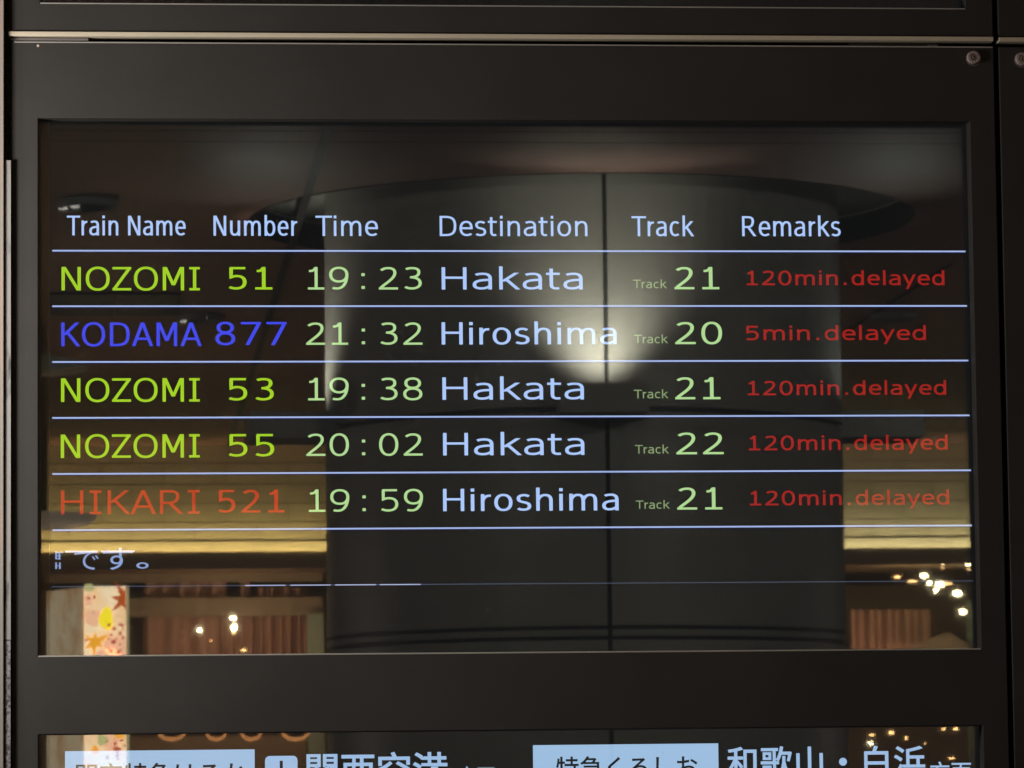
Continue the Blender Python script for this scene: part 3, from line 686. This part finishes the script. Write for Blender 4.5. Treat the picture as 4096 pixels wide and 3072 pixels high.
mesh('pillar_edge', B(pc.x, pc.x+.012, -YP-.9, -YP+.002, zbt, ztp-.001), prnt('green_edge', (.62, .58, .30), 2.2), bn)
leafc = {'or': prnt('orange_leaf', (.85, .38, .02), 7), 'rd': prnt('red_leaf', (.60, .10, .01), 4.5), 'ye': prnt('yellow_blot', (.92, .74, .02), 7.5), 'pk': prnt('pink_blot', (.88, .50, .30), 7), 'dt': prnt('red_dots', (.60, .13, .08), 4), 'gr': prnt('green_blot', (.60, .60, .25), 5)}
def blot(col, u, v, r, n=7, spiky=0, ph=0, sq=1.0, layer=1):
    p = mir(u, v, YP-.01); s = (YP+DIST)/F_PX; bm = bmesh.new(); pts = []
    N = n*2 if spiky else 16
    for i in range(N):
        a = ph+2*math.pi*i/N; rr = r*s*(((1, .62, .95, .70, .88, .55, .8)[(i//2) % 7]*1.12 if i % 2 == 0 else (1-spiky)*(.8+.25*math.sin(i*1.7+u))) if spiky else 1+.12*math.sin(3*a+u))
        x = min(max(p.x+rr*math.cos(a), pb.x+.002), pc.x-.002)
        pts.append(bm.verts.new((x, -YP+.0012*layer, p.z+rr*math.sin(a)*sq)))
    bm.faces.new(pts); return mesh('leaf_print', bm, leafc[col], bn)
blot('pk', 370, 2470, 34, layer=1); blot('pk', 470, 2590, 50, layer=1); blot('pk', 420, 2660, 70, layer=1); blot('ye', 425, 2475, 28, sq=1.6, layer=2); blot('rd', 500, 2395, 75, 7, .55, .3, layer=2)
blot('or', 378, 2570, 62, 6, .6, .5, layer=3); blot('pk', 350, 2400, 22, layer=1); blot('gr', 350, 2350, 30, sq=.5, layer=2)
blot('or', 478, 2935, 30, 7, .3, .2, layer=2); blot('pk', 440, 2960, 40, layer=1); blot('rd', 465, 2995, 22, 7, .6, .2, layer=3); blot('gr', 410, 2960, 22, layer=2); blot('or', 380, 3000, 16, layer=2)
for v, rr_, c_2 in ((2420, 30, 'pk'), (2480, 40, 'ye'), (2560, 44, 'pk'), (2380, 16, 'rd'), (2610, 40, 'or')):
    pass
for i in range(34):
    blot('dt', random.uniform(425, 498), random.choice((random.uniform(2480, 2640), random.uniform(2940, 3040))), random.uniform(3, 8), 6, layer=4)
for u, v in ((355, 2392), (378, 2388), (345, 2560)): blot('dt', u, v, 6, layer=4)
# ceiling downlights, vent and hanging round sign
def downlight(u, v, ru_, label, lit):
    Y = 1.895/((3182-v)/F_PX)-DIST; p = mir(u, v, Y); p.z = CEIL-.012
    r = ru_/F_PX*(Y+DIST)
    o = empty('downlight', p, label, 'downlight', 'ceiling downlights mirrored in the screen')
    mesh('lamp_ring', lathe(bmesh.new(), p, [(r, .01), (r, -.012), (r*.88, -.016), (r*.84, .006)], 36), M['recess'], o, smooth=True)
    mesh('reflector', lathe(bmesh.new(), p, [(0, .008), (r*.84, .007)], 24), M['dark'], o)
    for a, b_ in lit:
        c = p+Vector((a*r, -b_*r, -.012)); bm = bmesh.new(); bmesh.ops.create_icosphere(bm, subdivisions=2, radius=r*.13)
        for v_ in bm.verts: v_.co = Vector((v_.co.x*1.3, v_.co.y, v_.co.z*.5))+c
        mesh('lamp', bm, glow('downlight_lamp', (1, .97, .85), 3.2), o)
downlight(355, 772, 122, 'round ceiling downlight mirrored at upper left above the train names', ((-.85, .25), (-.45, -.2)))
downlight(3575, 1236, 95, 'round ceiling downlight mirrored at right under the first remark', ())
downlight(800, 1240, 95, 'round ceiling downlight mirrored at left beside the first train name', ((-.7, .2),))
Yv = 1.895/((3182-1190)/F_PX)-DIST; va, vb_ = mir(200, 1190, Yv), mir(720, 1190, Yv)
ve = empty('ceiling_vent', ((va.x+vb_.x)/2, -Yv, CEIL), 'dark slatted ceiling vent mirrored under the first train name', 'vent')
mesh('frame', B(va.x, vb_.x, -Yv-.35, -Yv+.35, CEIL-.012, CEIL-.003), M['dark'], ve)
for i in range(9): mesh('slat', B(va.x+.25, vb_.x-.25, -Yv-.31+i*.072, -Yv-.29+i*.072, CEIL-.03, CEIL-.0125), M['shop'], ve)
Yd = 12.0; pd = mir(150, 2118, Yd); rd = mir(388, 2118, Yd).x-pd.x
hs = empty('round_hanging_drum', (pd.x, -Yd, pd.z), 'dark round drum hanging from the ceiling, mirrored at the left edge of the screen', 'hanging drum')
mesh('drum', lathe(bmesh.new(), (pd.x, -Yd, pd.z), [(0, 0), (rd*.55, .004), (rd*.85, .018), (rd, .045), (rd, .058), (0, .07)], 48), mat('drum_added_glow', (.62, .52, .42), .5, emit=(.62, .50, .36), es=.7), hs, smooth=True)  # faint emission added to brighten the drum, whose underside gets no lamp light
mesh('drum_stem', cyl(bmesh.new(), (pd.x, -Yd, pd.z+.07), .04, CEIL-pd.z-.07, n=16), M['dark'], hs)
# neighbouring canopy with a lit grey-green underside
Yn = 9.4
bm = bmesh.new(); P = [(120, 1405), (230, 1425), (330, 1444), (352, 1456), (290, 1470), (120, 1484)]
fr = [bm.verts.new(mir(u, v, Yn)) for u, v in P]; bk = [bm.verts.new(mir(u, v, Yn)+Vector((0, -.25, .0))) for u, v in P]
bm.faces.new(fr); bm.faces.new(bk[::-1])
for i in range(len(P)): bm.faces.new((fr[i], fr[(i+1) % len(P)], bk[(i+1) % len(P)], bk[i]))
ca = mesh('canopy_edge', bm, mat('grey_green_canopy', (.42, .46, .38), .5)); tag(ca, 'grey green canopy tip mirrored at the left under the blue train name', 'canopy')

# ================================================================== LAMPS NEAR THE BOARD (outside the frame, at the left)
wl = empty('wall_lamp', (-.66, -.45, 2.12), 'box lamp on an arm, left of the boards and outside the picture', 'lamp')
mesh('lamp_housing', B(-.74, -.68, -.56, -.34, 1.9, 2.3), M['dark'], wl, bevel=.004)
area('wall_lamp_light', (-.67, -.45, 2.10), (.05, 0, 2.04), 22.5, .22, .36, (1.0, .95, .88), wl)
